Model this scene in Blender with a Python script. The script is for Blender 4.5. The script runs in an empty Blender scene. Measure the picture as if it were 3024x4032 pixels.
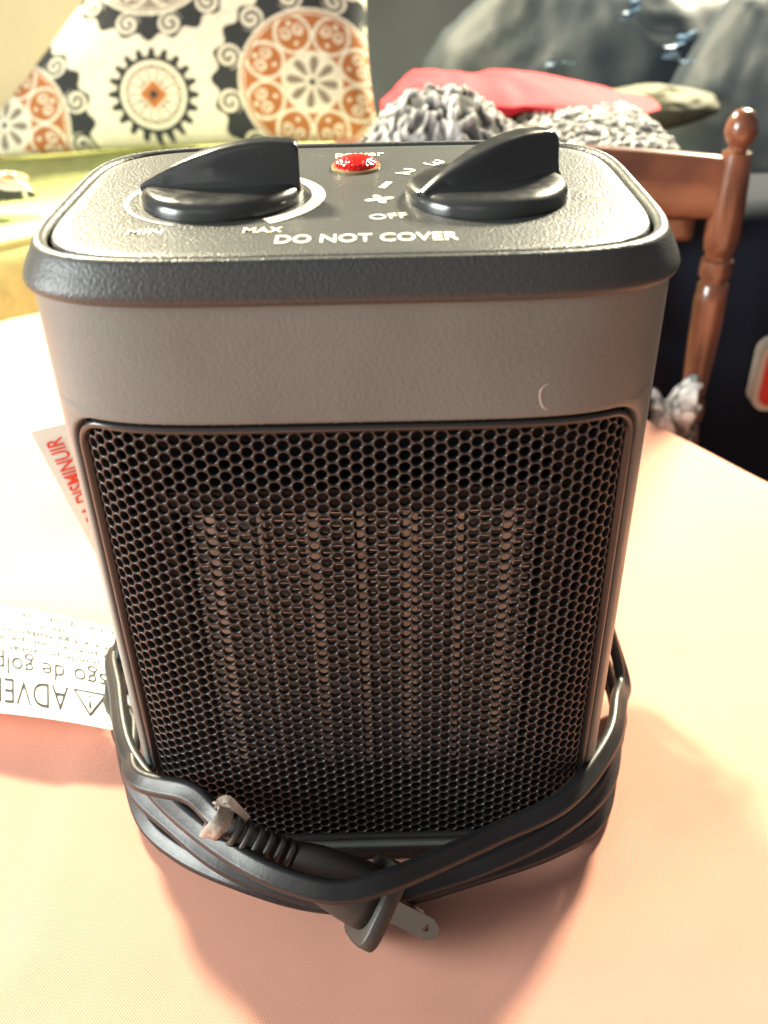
import bpy, math, random
import numpy as np
from mathutils import Vector, Matrix, noise
random.seed(4); rng = np.random.default_rng(4)
sc = bpy.context.scene
COL = sc.collection
PI = math.pi

# ---------------------------------------------------------------- camera
FPX = 3700.0; PITCH = math.radians(33.9); ROLL = math.radians(1.23)
H = .217                                     # height of the heater
CAM = np.array([.0068, -.2665, H + .071])
_r0 = np.array([1., 0, 0]); FWD = np.array([0, math.cos(PITCH), -math.sin(PITCH)])
_u0 = np.array([0, math.sin(PITCH), math.cos(PITCH)])
RGT = _r0*math.cos(ROLL) - _u0*math.sin(ROLL); UP = _u0*math.cos(ROLL) + _r0*math.sin(ROLL)
cd = bpy.data.cameras.new('camera'); cam = bpy.data.objects.new('camera', cd); COL.objects.link(cam)
cam.matrix_world = Matrix(((RGT[0], UP[0], -FWD[0], CAM[0]), (RGT[1], UP[1], -FWD[1], CAM[1]),
                           (RGT[2], UP[2], -FWD[2], CAM[2]), (0, 0, 0, 1)))
cd.sensor_fit = 'VERTICAL'; cd.sensor_height = 24; cd.lens = FPX/4032*24
cd.clip_start = .01; cd.clip_end = 50
cd.dof.use_dof = True; cd.dof.focus_distance = .300; cd.dof.aperture_fstop = 8
sc.camera = cam

# ---------------------------------------------------------------- world, lamps, exposure
w = bpy.data.worlds.new('World'); sc.world = w; w.use_nodes = True
w.node_tree.nodes['Background'].inputs[0].default_value = (.74, .73, .74, 1)
w.node_tree.nodes['Background'].inputs[1].default_value = .34
def area(name, loc, target, size, power, col, sy=None):
    l = bpy.data.lights.new(name, 'AREA'); l.energy = power; l.color = col
    l.shape = 'RECTANGLE'; l.size = size; l.size_y = sy or size
    o = bpy.data.objects.new(name, l); COL.objects.link(o); o.location = loc
    o.rotation_euler = (Vector(target) - Vector(loc)).to_track_quat('-Z', 'Y').to_euler()
    return o
area('window_light_left', (-1.22, 1.90, 1.75), (0, 0, .05), .30, 285, (1, .90, .62))
area('window_light_right', (1.12, 2.00, 1.32), (0, 0, .05), .30, 275, (1, .91, .66))
area('room_fill_light', (-.6, -1.1, 1.1), (0, 0, .1), .9, 2, (1, .98, .95))
area('side_fill_light', (-.95, -.29, .42), (0, 0, .10), .45, 25, (.95, 1, .95))  # added fill from the left, brightens the front; no such window known
sc.view_settings.view_transform = 'Standard'; sc.view_settings.look = 'None'
sc.view_settings.exposure = 0; sc.view_settings.gamma = 1
sc.render.engine = 'CYCLES'

# ---------------------------------------------------------------- helpers
def ray(x, y): return (x-1512)*RGT - (y-2016)*UP + FPX*FWD
def on_z(x, y, z=0.):
    d = ray(x, y); return CAM + d*((z-CAM[2])/d[2])
def on_y(x, y, yy):
    d = ray(x, y); return CAM + d*((yy-CAM[1])/d[1])

def mesh(name, verts, faces, mat, parent=None, smooth=True, loc=None):
    me = bpy.data.meshes.new(name)
    me.from_pydata([tuple(map(float, v)) for v in verts], [], [tuple(map(int, f)) for f in faces])
    me.update()
    if smooth:
        me.polygons.foreach_set('use_smooth', [True]*len(me.polygons))
    if mat: me.materials.append(mat)
    o = bpy.data.objects.new(name, me); COL.objects.link(o)
    if parent: o.parent = parent
    if loc is not None: o.location = loc
    return o
def empty(name, loc=(0, 0, 0), rz=0):
    o = bpy.data.objects.new(name, None); COL.objects.link(o); o.location = loc; o.rotation_euler = (0, 0, rz)
    o.empty_display_size = .02
    return o
def tag(o, label=None, cat=None, group=None, kind=None):
    if label: o['label'] = label
    if cat: o['category'] = cat
    if group: o['group'] = group
    if kind: o['kind'] = kind
    return o
def autosmooth(o, ang=35):
    me = o.data
    me.set_sharp_from_angle(angle=math.radians(ang))
def rings_faces(nr, n, close=True, start=0):
    fs = []
    for i in range(nr-1):
        for j in range(n if close else n-1):
            a = start+i*n+j; b = start+i*n+(j+1) % n
            fs.append((a, b, b+n, a+n))
    return fs
def loft(name, rings, mat, parent=None, cap0=False, cap1=False, smooth=True, flip=False):
    n = len(rings[0]); v = [p for r in rings for p in r]
    fs = rings_faces(len(rings), n)
    if cap0: fs.append(tuple(range(n))[::-1])
    if cap1: fs.append(tuple(range((len(rings)-1)*n, len(rings)*n)))
    if flip: fs = [f[::-1] for f in fs]
    return mesh(name, v, fs, mat, parent, smooth)
def lathe(name, prof, mat, parent=None, n=32, loc=None, axis=None):
    rings = [[(r*math.cos(2*PI*k/n), r*math.sin(2*PI*k/n), z) for k in range(n)] for r, z in prof]
    o = loft(name, rings, mat, parent, cap0=True, cap1=True)
    if loc is not None: o.location = loc
    autosmooth(o, 40)
    return o
def box_vf(c, s, R=None):
    vs = []
    for dx in (-1, 1):
        for dy in (-1, 1):
            for dz in (-1, 1):
                q = np.array([dx*s[0]/2, dy*s[1]/2, dz*s[2]/2])
                if R is not None: q = R @ q
                vs.append(np.array(c)+q)
    fs = [(0, 1, 3, 2), (4, 6, 7, 5), (0, 4, 5, 1), (2, 3, 7, 6), (0, 2, 6, 4), (1, 5, 7, 3)]
    return vs, fs
class MB:
    def __init__(s): s.v = []; s.f = []
    def add(s, v, f):
        n = len(s.v); s.v += list(v); s.f += [tuple(i+n for i in q) for q in f]; return s
    def box(s, c, sz, R=None): return s.add(*box_vf(c, sz, R))
    def build(s, name, mat, parent=None, smooth=False, bevel=0):
        o = mesh(name, s.v, s.f, mat, parent, smooth)
        if bevel:
            m = o.modifiers.new('bevel', 'BEVEL'); m.width = bevel; m.segments = 2; m.limit_method = 'ANGLE'
        return o
def catmull(pts, per=10, closed=False):
    P = np.array(pts, float); n = len(P); out = []
    segs = n if closed else n-1
    for i in range(segs):
        if closed: p0, p1, p2, p3 = P[(i-1) % n], P[i], P[(i+1) % n], P[(i+2) % n]
        else: p0, p1, p2, p3 = P[max(i-1, 0)], P[i], P[i+1], P[min(i+2, n-1)]
        for k in range(per):
            t = k/per
            out.append(.5*((2*p1)+(-p0+p2)*t+(2*p0-5*p1+4*p2-p3)*t*t+(-p0+3*p1-3*p2+p3)*t**3))
    if not closed: out.append(P[-1])
    return np.array(out)
def sweep(path, prof, up=None, tw=0.):
    """prof: list of (a,b); b along 'up' reference, returns verts, faces"""
    P = np.array(path); n = len(P)
    T = np.gradient(P, axis=0); T /= np.linalg.norm(T, axis=1)[:, None]
    u = np.array(up if up is not None else (0, 0, 1.)); v = []
    for i in range(n):
        b = u - T[i]*(u @ T[i]); b /= np.linalg.norm(b); a = np.cross(T[i], b)
        if up is None or True: u = b if up is None else u
        c, s_ = math.cos(tw), math.sin(tw)
        for (x, y) in prof: v.append(P[i]+a*(x*c-y*s_)+b*(x*s_+y*c))
    m = len(prof); f = rings_faces(n, m)
    f += [tuple(range(m))[::-1], tuple(range((n-1)*m, n*m))]
    return v, f
def circ(r, n=10): return [(r*math.cos(2*PI*k/n), r*math.sin(2*PI*k/n)) for k in range(n)]

# ---------------------------------------------------------------- materials
MATS = {}
def mat(name, col, rough=.5, metal=0., bump=None, bscale=200., bstr=.3, var=0., vscale=8., spec=.5, coat=0., trans=0., sub=0., vcol=None, dist=.001, rvar=0., dust=0.):
    m = bpy.data.materials.new(name); m.use_nodes = True; nt = m.node_tree; N = nt.nodes; L = nt.links
    b = N['Principled BSDF']
    b.inputs['Base Color'].default_value = (*col, 1); b.inputs['Roughness'].default_value = rough
    b.inputs['Metallic'].default_value = metal; b.inputs['Specular IOR Level'].default_value = spec
    b.inputs['Coat Weight'].default_value = coat; b.inputs['Transmission Weight'].default_value = trans
    if sub:
        b.inputs['Subsurface Weight'].default_value = sub; b.inputs['Subsurface Radius'].default_value = (.01, .004, .003); b.inputs['Subsurface Scale'].default_value = .3
    tc = N.new('ShaderNodeTexCoord')
    src = None
    if vcol:
        a = N.new('ShaderNodeAttribute'); a.attribute_name = vcol; src = a.outputs['Color']
        L.new(src, b.inputs['Base Color'])
    if var or rvar:
        n = N.new('ShaderNodeTexNoise'); n.inputs['Scale'].default_value = vscale; n.inputs['Detail'].default_value = 6
        L.new(tc.outputs['Object'], n.inputs['Vector'])
        if var:
            mr = N.new('ShaderNodeMapRange'); mr.inputs[1].default_value = .3; mr.inputs[2].default_value = .7
            mr.inputs[3].default_value = 1-var; mr.inputs[4].default_value = 1+var; L.new(n.outputs['Fac'], mr.inputs[0])
            mx = N.new('ShaderNodeMix'); mx.data_type = 'RGBA'; mx.blend_type = 'MULTIPLY'; mx.inputs[0].default_value = 1
            if src is None: mx.inputs[6].default_value = (*col, 1)
            else: L.new(src, mx.inputs[6])
            L.new(mr.outputs[0], mx.inputs[7]); L.new(mx.outputs[2], b.inputs['Base Color'])
        if rvar:
            mr2 = N.new('ShaderNodeMapRange'); mr2.inputs[1].default_value = .35; mr2.inputs[2].default_value = .65
            mr2.inputs[3].default_value = rough-rvar; mr2.inputs[4].default_value = rough+rvar
            L.new(n.outputs['Fac'], mr2.inputs[0]); L.new(mr2.outputs[0], b.inputs['Roughness'])
    if dust:
        mp = N.new('ShaderNodeMapping'); mp.inputs['Scale'].default_value = (1, 2.2, 1); mp.inputs['Rotation'].default_value = (0, 0, .6); L.new(tc.outputs['Object'], mp.inputs[0])
        n = N.new('ShaderNodeTexNoise'); n.inputs['Scale'].default_value = 120; n.inputs['Detail'].default_value = 8; n.inputs['Roughness'].default_value = .75; L.new(mp.outputs[0], n.inputs['Vector'])
        mr = N.new('ShaderNodeMapRange'); mr.inputs[1].default_value = .60; mr.inputs[2].default_value = .78; mr.inputs[4].default_value = dust; L.new(n.outputs['Fac'], mr.inputs[0])
        mx = N.new('ShaderNodeMix'); mx.data_type = 'RGBA'; mx.inputs[6].default_value = (*col, 1); mx.inputs[7].default_value = (.45, .44, .41, 1)
        L.new(mr.outputs[0], mx.inputs[0]); L.new(mx.outputs[2], b.inputs['Base Color'])
    if bump:
        if bump == 'noise':
            t = N.new('ShaderNodeTexNoise'); t.inputs['Scale'].default_value = bscale; t.inputs['Detail'].default_value = 3; o = t.outputs['Fac']
        elif bump == 'voronoi':
            t = N.new('ShaderNodeTexVoronoi'); t.inputs['Scale'].default_value = bscale; o = t.outputs['Distance']
        elif bump == 'weave':
            t = N.new('ShaderNodeTexWave'); t.inputs['Scale'].default_value = bscale; t.bands_direction = 'DIAGONAL'; t.inputs['Distortion'].default_value = .6; t.inputs['Detail'].default_value = 1; o = t.outputs['Fac']
        L.new(tc.outputs['Object'], t.inputs['Vector'])
        bp = N.new('ShaderNodeBump'); bp.inputs['Strength'].default_value = bstr; bp.inputs['Distance'].default_value = dist
        L.new(o, bp.inputs['Height']); L.new(bp.outputs['Normal'], b.inputs['Normal'])
    MATS[name] = m
    return m
M_body = mat('charcoal_plastic', (.114, .130, .124), .46, bump='noise', bscale=900, bstr=.22, var=.12, vscale=30, dist=.0006, rvar=.05)
M_cap = mat('black_grained_plastic', (.036, .038, .038), .42, bump='noise', bscale=1250, bstr=.45, dist=.0006)
M_panel = mat('grained_panel_plastic', (.052, .055, .055), .34, dust=.5, bump='noise', bscale=1150, bstr=.42, dist=.0006)
M_knob = mat('glossy_black_plastic', (.032, .033, .033), .21, dust=.10, bump='noise', bscale=120, bstr=.03, rvar=.07, vscale=150)
M_white = mat('cream_print', (.72, .71, .62), .5)
M_red = mat('red_lamp_lens', (.62, .008, .006), .16, bump='voronoi', bscale=900, bstr=.35)
M_bezel = mat('clear_lamp_bezel', (.40, .26, .12), .2)
M_grille = mat('black_grille_plastic', (.022, .0215, .021), .27)
M_dark = mat('black_cavity_plastic', (.012, .012, .013), .6)
M_alu = mat('dusty_aluminium_fins', (.70, .68, .66), .36, metal=.6, var=.3, vscale=90)
M_bar = mat('ceramic_bars', (.66, .60, .52), .45, metal=.1, var=.35, vscale=120)
M_cord = mat('black_cord_rubber', (.011, .011, .012), .43, bump='noise', bscale=500, bstr=.08, rvar=.06, vscale=60)
M_plug = mat('matt_plug_rubber', (.040, .036, .030), .48, bump='noise', bscale=700, bstr=.1)
M_brass = mat('nickel_prong', (.45, .36, .28), .18, metal=1, rvar=.08, vscale=300)
M_tie = mat('torn_paper_tie', (.34, .29, .24), .6, bump='noise', bscale=500, bstr=.4, var=.3, vscale=300)
M_paper = mat('paper_tag', (.82, .82, .78), .55, bump='noise', bscale=90, bstr=.08)
M_ink = mat('black_ink', (.018, .018, .016), .7, spec=.2)
M_rink = mat('red_ink', (.75, .06, .02), .6)
M_cloth = mat('beige_pink_cloth', (.60, .290, .215), .8, bump='weave', bscale=620, bstr=.30, var=.04, vscale=14, spec=.25, dist=.0006)
M_wood = mat('varnished_red_wood', (.13, .045, .022), .28, var=.5, vscale=25, coat=.5)
M_red_bag = mat('red_plastic_bag', (.50, .020, .034), .8, spec=.2, bump='noise', bscale=14, bstr=.35, dist=.004)
M_sofa = mat('pale_green_upholstery', (.50, .53, .20), .85, bump='noise', bscale=160, bstr=.5, var=.12, vscale=60, dist=.002)
M_sofab = mat('beige_upholstery', (.55, .47, .38), .9, var=.1, vscale=6)
M_floor = mat('dark_floor', (.03, .027, .03), .5, var=.2, vscale=3)
M_wall = mat('dark_blue_wall', (.13, .15, .155), .8, var=.25, vscale=2.5)
M_navy = mat('navy_nylon', (.010, .013, .022), .9, spec=.1, bump='noise', bscale=12, bstr=.4, dist=.01)
M_plastic = mat('dark_wrinkled_plastic', (.010, .021, .033), .62, bump='noise', bscale=7, bstr=.35, dist=.02)
M_blue = mat('pale_blue_glint', (.13, .22, .34), .3)  # colour of the painted glints
M_olive = mat('olive_cloth', (.085, .08, .045), .8, bump='noise', bscale=30, bstr=.4, dist=.004)

# ---------------------------------------------------------------- setting
FLOOR = -.45
tag(mesh('floor', [(-4, -2, FLOOR), (4, -2, FLOOR), (4, 5, FLOOR), (-4, 5, FLOOR)], [(0, 1, 2, 3)], M_floor), kind='structure')
tag(mesh('wall', [(-4, 3.3, FLOOR), (4, 3.3, FLOOR), (4, 3.3, 2.4), (-4, 3.3, 2.4)], [(0, 1, 2, 3)], M_wall), kind='structure')

# ---------------------------------------------------------------- table and cloth
pr0 = on_z(2580, 1665)[:2]; pr1 = on_z(3024, 1890)[:2]; pl = on_z(85, 1243)[:2]
e2 = (pr1-pr0)/np.linalg.norm(pr1-pr0)                   # along the right edge, towards the viewer
e1 = np.array([e2[1], -e2[0]])                            # along the far edge, towards the left
A = np.array([[e2[0], -e1[0]], [e2[1], -e1[1]]])
k = np.linalg.solve(A, pl-pr0); corner = pr0 + e2*k[0]
TW, TD = 1.25, 1.15                                      # far edge, right edge
def tpt(a, b): return corner + e1*a + e2*b
tb = empty('table', (*tpt(TW/2, TD/2), FLOOR))
O = np.array([*tpt(TW/2, TD/2), FLOOR])
R2 = np.array([[e1[0], e2[0], 0], [e1[1], e2[1], 0], [0, 0, 1]])
MB().box((0, 0, .45-.021), (TW-.012, TD-.012, .034), R2).build('table_top', M_wood, tb)
for sx in (-1, 1):
    for sy in (-1, 1):
        c = R2 @ np.array([sx*(TW/2-.06), sy*(TD/2-.06), 0])
        MB().box((c[0], c[1], .206), (.05, .05, .412), R2).build('leg', M_wood, tb)
tag(tb, 'low wooden table under the beige cloth that the heater stands on', 'table')
def make_cloth():
    na, nb = 150, 140; drop = .22; r = .012
    def prof(L, n):                                       # coordinate along, with overhang both sides: (pos, dz, out)
        t = np.concatenate([np.linspace(-drop, 0, 14), np.linspace(0, L, n)[1:-1], np.linspace(L, L+drop, 14)]); return t
    ta, tb_ = prof(TW, na), prof(TD, nb); V = []
    for b in tb_:
        for a in ta:
            ca, cb = min(max(a, 0), TW), min(max(b, 0), TD)
            da = max(-a, a-TW, 0); db = max(-b, b-TD, 0); d = max(da, db)
            p = tpt(ca, cb)
            oa = (-1 if a < 0 else 1 if a > TW else 0); ob = (-1 if b < 0 else 1 if b > TD else 0)
            out = r*(1-math.exp(-d/r)) if d > 0 else 0
            s = a if db >= da else b
            if d > 0: out += .012*(d/drop)*math.sin(s*38+1.5*math.sin(s*9))+.012*d/drop
            f = 1.0 if not (oa and ob) else .7
            p = p + e1*(oa*out*f*(1 if da >= db*.6 else .5)) + e2*(ob*out*f*(1 if db >= da*.6 else .5))
            z = -max(0, d-r*.3) if d > 0 else 0
            wr = noise.noise(Vector((p[0]*7, p[1]*7, 0)))*.0012+noise.noise(Vector((p[0]*22, p[1]*22, 3)))*.0004-.0012
            q = (p[0]+.31)*.92+(p[1]-.40)*.38
            wr2 = .0022*math.exp(-((p[0]+.34)/.10)**2-((p[1]-.40)/.05)**2)*math.sin((p[1]-p[0]*.25)*420)
            e = 1 if abs(p[0]) > .12 or abs(p[1]) > .10 else 0
            V.append((p[0], p[1], z+(wr+wr2 if e else -.0004)))
    F = rings_faces(len(tb_), len(ta), close=False)
    return V, F
v, f = make_cloth()
cl = mesh('tablecloth', v, f, M_cloth)
tag(cl, 'beige pink woven tablecloth spread under the heater, hanging over the edges', 'tablecloth')

# ---------------------------------------------------------------- heater
heater = empty('space_heater')
tag(heater, 'dark grey space heater with perforated front, two black dials and wrapped cord', 'space heater')
NE = 5.0
def outline(a, b, n=NE, cnt=192):
    """arc-length even outline, start at front centre (0,-b), towards +x"""
    th = np.linspace(0, 2*PI, 6001)
    c, s = np.cos(th-PI/2), np.sin(th-PI/2)
    x = a*np.sign(c)*np.abs(c)**(2/n); y = b*np.sign(s)*np.abs(s)**(2/n)
    L = np.concatenate([[0], np.cumsum(np.hypot(np.diff(x), np.diff(y)))])
    t = np.linspace(0, L[-1], cnt, endpoint=False)
    return np.stack([np.interp(t, L, x), np.interp(t, L, y)], 1), L[-1], (L, x, y)
BA, BB = .0818, .0588                                    # body half width and half depth
_, LB, (tL, tx, ty) = outline(BA, BB)
def S(s, z, off=0.):
    """point on the body wall: s along the outline from front centre, z up, off outward (arrays fine)"""
    s = np.asarray(s, float) % LB
    x, y = np.interp(s, tL, tx), np.interp(s, tL, ty)
    nx = np.sign(x)*np.abs(x/BA)**(NE-1)/BA; ny = np.sign(y)*np.abs(y/BB)**(NE-1)/BB
    l = np.hypot(nx, ny)
    return np.stack([x+nx/l*off, y+ny/l*off, np.broadcast_to(z, s.shape)], -1)
Z0, Z1 = .004, H-.0092
GZ0, GZ1 = .0086, .1752                                   # grille opening
GS = float(np.interp(.0752, tx[:1500], tL[:1500]))       # half width along the wall
GR = .011
def rrect(hs, z0, z1, r, m=10, ks=110, kz=44):
    pts = []; r = max(r, 1e-5)
    for (cx, cz, a0) in ((hs-r, z1-r, 0), (-hs+r, z1-r, PI/2), (-hs+r, z0+r, PI), (hs-r, z0+r, 1.5*PI)):
        arc = [(cx+r*math.cos(a0+PI/2*i/m), cz+r*math.sin(a0+PI/2*i/m)) for i in range(m+1)]
        pts.append(arc)
    out = []
    for q in range(4):
        out += pts[q]
        a, b = np.array(pts[q][-1]), np.array(pts[(q+1) % 4][0]); kk = ks if q % 2 == 0 else kz
        out += [tuple(a+(b-a)*i/kk) for i in range(1, kk)]
    return np.array(out)
QS = LB/4
MG = .004
ring_e = rrect(GS+MG, GZ0-MG, GZ1+MG, .0003); nl = len(ring_e)
V = []
for t in np.linspace(0, 1, 4):
    q = ring_e*(1-t)+rrect(GS+.0010, GZ0-.001, GZ1+.001, GR+.001)*t; V += list(S(q[:, 0], q[:, 1], 0))
for e_, of in ((.0005, -.0002), (.0001, -.0006), (0, -.0012), (0, -.0065)):
    q = rrect(GS+e_, GZ0-e_, GZ1+e_, GR+e_); V += list(S(q[:, 0], q[:, 1], of))
F_ = [f[::-1] for f in rings_faces(8, nl)]
s_in = np.unique(np.round(ring_e[:, 0], 7)); s_all = np.r_[np.linspace(-QS, s_in[0], 16)[:-1], s_in, np.linspace(s_in[-1], QS, 16)[1:]]
def band(sv, z0, z1, nz=6):
    n0 = len(V); zz = np.linspace(z0, z1, nz+1)
    for z in zz: V.extend(S(sv, z))
    F_.extend(rings_faces(nz+1, len(sv), close=False, start=n0))
band(s_all, GZ1+MG, Z1); band(s_all, Z0, GZ0-MG, 2)
band(np.linspace(-QS, s_in[0], 16), GZ0-MG, GZ1+MG, 12); band(np.linspace(s_in[-1], QS, 16), GZ0-MG, GZ1+MG, 12)
# back half of the wall and the underside
n0 = len(V); kb = 80
for z in (Z0, Z1):
    V += list(S(np.linspace(QS, LB-QS, kb+1), z))
F_ += [(n0+i, n0+i+1, n0+kb+2+i, n0+kb+1+i) for i in range(kb)]
ub = len(V); V += list(S(np.linspace(0, LB, 160, endpoint=False), Z0+.0003, -.0005)); F_.append(tuple(range(ub, ub+160))[::-1])
body = mesh('body_shell', V, F_, M_body, heater); autosmooth(body, 50)
loft('base_shade_ring', [list(S(np.linspace(0, LB, 192, endpoint=False), z, o_)) for z, o_ in ((.0012, -.002), (.0012, .0004), (.0071, .0006), (.0075, .0003), (.0075, -.001))], M_dark, heater)  # black ring added to stand in for the shade along the base
for (x, y) in ((-.055, -.035), (.055, -.035), (-.055, .035), (.055, .035)):
    lathe('foot', [(.006, 0), (.007, .001), (.007, .0046)], M_dark, heater, 16, (x, y, 0))

sq = catmull([on_y(x, y, -.055)[[0, 2]] for x, y in [(2150, 1488), (2122, 1510), (2118, 1545), (2128, 1578), (2150, 1592)]], 6)
m = MB(); n = len(sq); ss = [float(np.interp(x, tx[:1500], tL[:1500])) for x, z in sq]
wd = .00035*(.4+.6*np.abs(np.sin(np.arange(n)*1.7)))
m.add([S(ss[i]-wd[i], sq[i][1], .00012) for i in range(n)]+[S(ss[i]+wd[i], sq[i][1], .00012) for i in range(n)], [(i, i+1, n+i+1, n+i) for i in range(n-1)])
m.build('scuff_mark', mat('pale_scuff', (.42, .41, .38), .7), heater)
# cap and control panel
CA, CB = .0836, .0606
def oring(da, z, cnt=192): 
    p, _, _ = outline(CA+da, CB+da, cnt=cnt); return [(a, b, z) for a, b in p]
def curved(prof): return [oring(d, z) for d, z in prof]
cap = loft('top_cap', curved([(-.0030, H-.0105), (-.0012, H-.0102), (-.0003, H-.0095), (0, H-.0084), (-.0004, H-.0070), (-.0013, H-.0050), (-.0026, H-.0026),
                        (-.0032, H-.0011), (-.0038, H-.0003), (-.0045, H), (-.0053, H-.0001), (-.0059, H-.0005), (-.0064, H-.0012), (-.0066, H-.0030)]), M_cap, heater)
panel_r = curved([(-.0074, H-.0030), (-.0075, H-.0012), (-.0078, H-.0007), (-.0086, H-.0005), (-.012, H-.0005), (-.03, H-.0005), (-.045, H-.0005)])
panel = loft('control_panel', panel_r, M_panel, heater, cap1=True)
PZ = H-.0005
def textmesh(body, fit, mp, matl, parent, name='lettering', bold=.0, shear=0.):
    """fit=(u0,v0,u1,v1) rectangle in the target's own plane; mp(u,v)->xyz"""
    cu = bpy.data.curves.new('t', 'FONT'); cu.body = body; cu.size = 1; cu.offset = bold; cu.resolution_u = 3; cu.shear = shear
    o = bpy.data.objects.new('t', cu); COL.objects.link(o); bpy.context.view_layer.update()
    me = bpy.data.meshes.new_from_object(o.evaluated_get(bpy.context.evaluated_depsgraph_get()))
    vs = np.array([v.co[:2] for v in me.vertices]); fs = [tuple(p.vertices) for p in me.polygons]
    bpy.data.objects.remove(o); bpy.data.curves.remove(cu); bpy.data.meshes.remove(me)
    lo, hi = vs.min(0), vs.max(0)
    q = (vs-lo)/(hi-lo)
    u = fit[0]+q[:, 0]*(fit[2]-fit[0]); v_ = fit[1]+q[:, 1]*(fit[3]-fit[1])
    return mesh(name, [mp(a, b) for a, b in zip(u, v_)], fs, matl, parent, smooth=False)
flat = lambda u, v: (u, v, PZ+.00018)
def rotflat(cx, cy, a): return lambda u, v: (cx+u*math.cos(a)-v*math.sin(a), cy+u*math.sin(a)+v*math.cos(a), PZ+.00018)
textmesh('DO NOT COVER', (-.0180, -.0446, .0262, -.0385), flat, M_white, panel, bold=.012)
textmesh('MIN', (-.0555, -.0352, -.0466, -.0312), flat, M_white, panel, bold=.01)
textmesh('MAX', (-.0266, -.0358, -.0168, -.0318), flat, M_white, panel, bold=.01)
textmesh('power', (-.0060, .0372, .0092, .0432), flat, M_white, panel, bold=.012)
textmesh('OFF', (-.0050, -.0022, .0050, .0022), rotflat(.0096, -.0245, math.radians(8)), M_white, panel, bold=.01)
textmesh('2', (-.0024, -.0033, .0024, .0033), rotflat(.0158, .0195, math.radians(-32)), M_white, panel, bold=.01)
textmesh('1', (-.0010, -.0033, .0010, .0033), rotflat(.0092, .0052, math.radians(-20)), M_white, panel, bold=.01)
textmesh('3', (-.0024, -.0033, .0024, .0033), rotflat(.0245, .0290, math.radians(-45)), M_white, panel, bold=.01)
# fan symbol: four blades
m = MB()
for q in range(4):
    a = q*PI/2+.3; c = np.array([.0074+.0021*math.cos(a), -.0088+.0021*math.sin(a)])
    m.add([(c[0]+.0021*math.cos(t)*math.cos(a)-.0011*math.sin(t)*math.sin(a), c[1]+.0021*math.cos(t)*math.sin(a)+.0011*math.sin(t)*math.cos(a), PZ+.00018) for t in np.linspace(0, 2*PI, 12, endpoint=False)], [tuple(range(12))])
m.build('fan_symbol', M_white, panel)
# crescent scale around the left dial
KL = np.array([-.0355, -.0042]); KR = np.array([.0365, -.0070]); KRad = .0222
aa = np.radians(np.linspace(248, 248-306, 90)); n = len(aa)
wd = np.linspace(.0007, .0044, n); r0 = KRad+.0020+np.linspace(.0012, .0, n)
v = [(KL[0]+r0[i]*math.cos(a), KL[1]+r0[i]*math.sin(a), PZ+.00018) for i, a in enumerate(aa)] + [(KL[0]+(r0[i]+wd[i])*math.cos(a), KL[1]+(r0[i]+wd[i])*math.sin(a), PZ+.00018) for i, a in enumerate(aa)]
mesh('scale_crescent', v, [(i, i+1, n+i+1, n+i) for i in range(n-1)], M_white, panel, smooth=False)
# power lamp
lp = lathe('power_lamp', [(.0086, PZ-.001), (.0086, PZ+.0005), (.0083, PZ+.0008), (.0076, PZ+.0008)], M_bezel, heater, 40, (.0006, .0262, 0)); lp.scale = (.86, 1.0, 1)
lathe('lens', [(.0076, PZ+.0004)]+[(.0076*math.cos(t), PZ+.0010+.0024*math.sin(t)) for t in np.linspace(0, 1.45, 9)], M_red, lp, 40)

def knob(c, ang, name, label):
    R = KRad; z0 = PZ
    prof = [(R, 0), (R*1.0, .0014), (R*.985, .0026), (R*.95, .0036), (R*.88, .0043), (R*.7, .0046), (R*.3, .0044), (.001, .0043)]
    k = lathe(name, [(r, z+.0001) for r, z in prof], M_knob, heater, 64, (c[0], c[1], z0))
    k.rotation_euler = (0, 0, ang); k['label'] = label
    # shark-fin grip: low at the pointer end, tall and square at the other
    rings = []; X = np.r_[np.linspace(-R*.97, R*.80, 30), R*.88, R*.93, R*.955, R*.965]
    for x in X:
        t = (x+R)/(2*R)
        h = .0040+.0112*math.sin(min(t/.80, 1)*PI/2)**.85 - .0006*max(0, t-.8)/.2
        if x > R*.9: h -= .0012*((x-R*.9)/(R*.065))**2
        chord = math.sqrt(max(R*R-x*x, 0))
        wt = min(.0040*(.35+.65*min(1, t/.45)), chord*.8+.0004); wb = min(max(wt+.0022, .0058+.0050*math.sin(PI*min(1, t))), chord*.97+.0005)
        ring = []
        for s_ in (1, -1):
            seq = [(wb, .0030), (wt+(wb-wt)*.45, .0030+(h-.003)*.12), (wt+(wb-wt)*.18, .0030+(h-.003)*.35), (wt+(wb-wt)*.05, .0030+(h-.003)*.68), (wt*.98, h-.0016), (wt*.88, h-.0007), (wt*.66, h-.0001), (wt*.3, h)]
            seq = [(s_*a, b) for a, b in seq]
            ring += seq if s_ == 1 else seq[::-1]
        rings.append([(x, a, b) for a, b in ring])
    g = loft('grip', rings, M_knob, k, cap0=True, cap1=True); autosmooth(g, 45)
    sk = [(R+.0001, -.0001), (R+.0014, -.0001), (R+.0014, .0006), (R+.0001, .0012)]
    return k
knob(KL, math.radians(4), 'dial', 'left dial turned with its tall grip end to the right')
knob(KR, math.radians(33), 'dial', 'right dial turned slantwise with its pointer at off')

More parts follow.
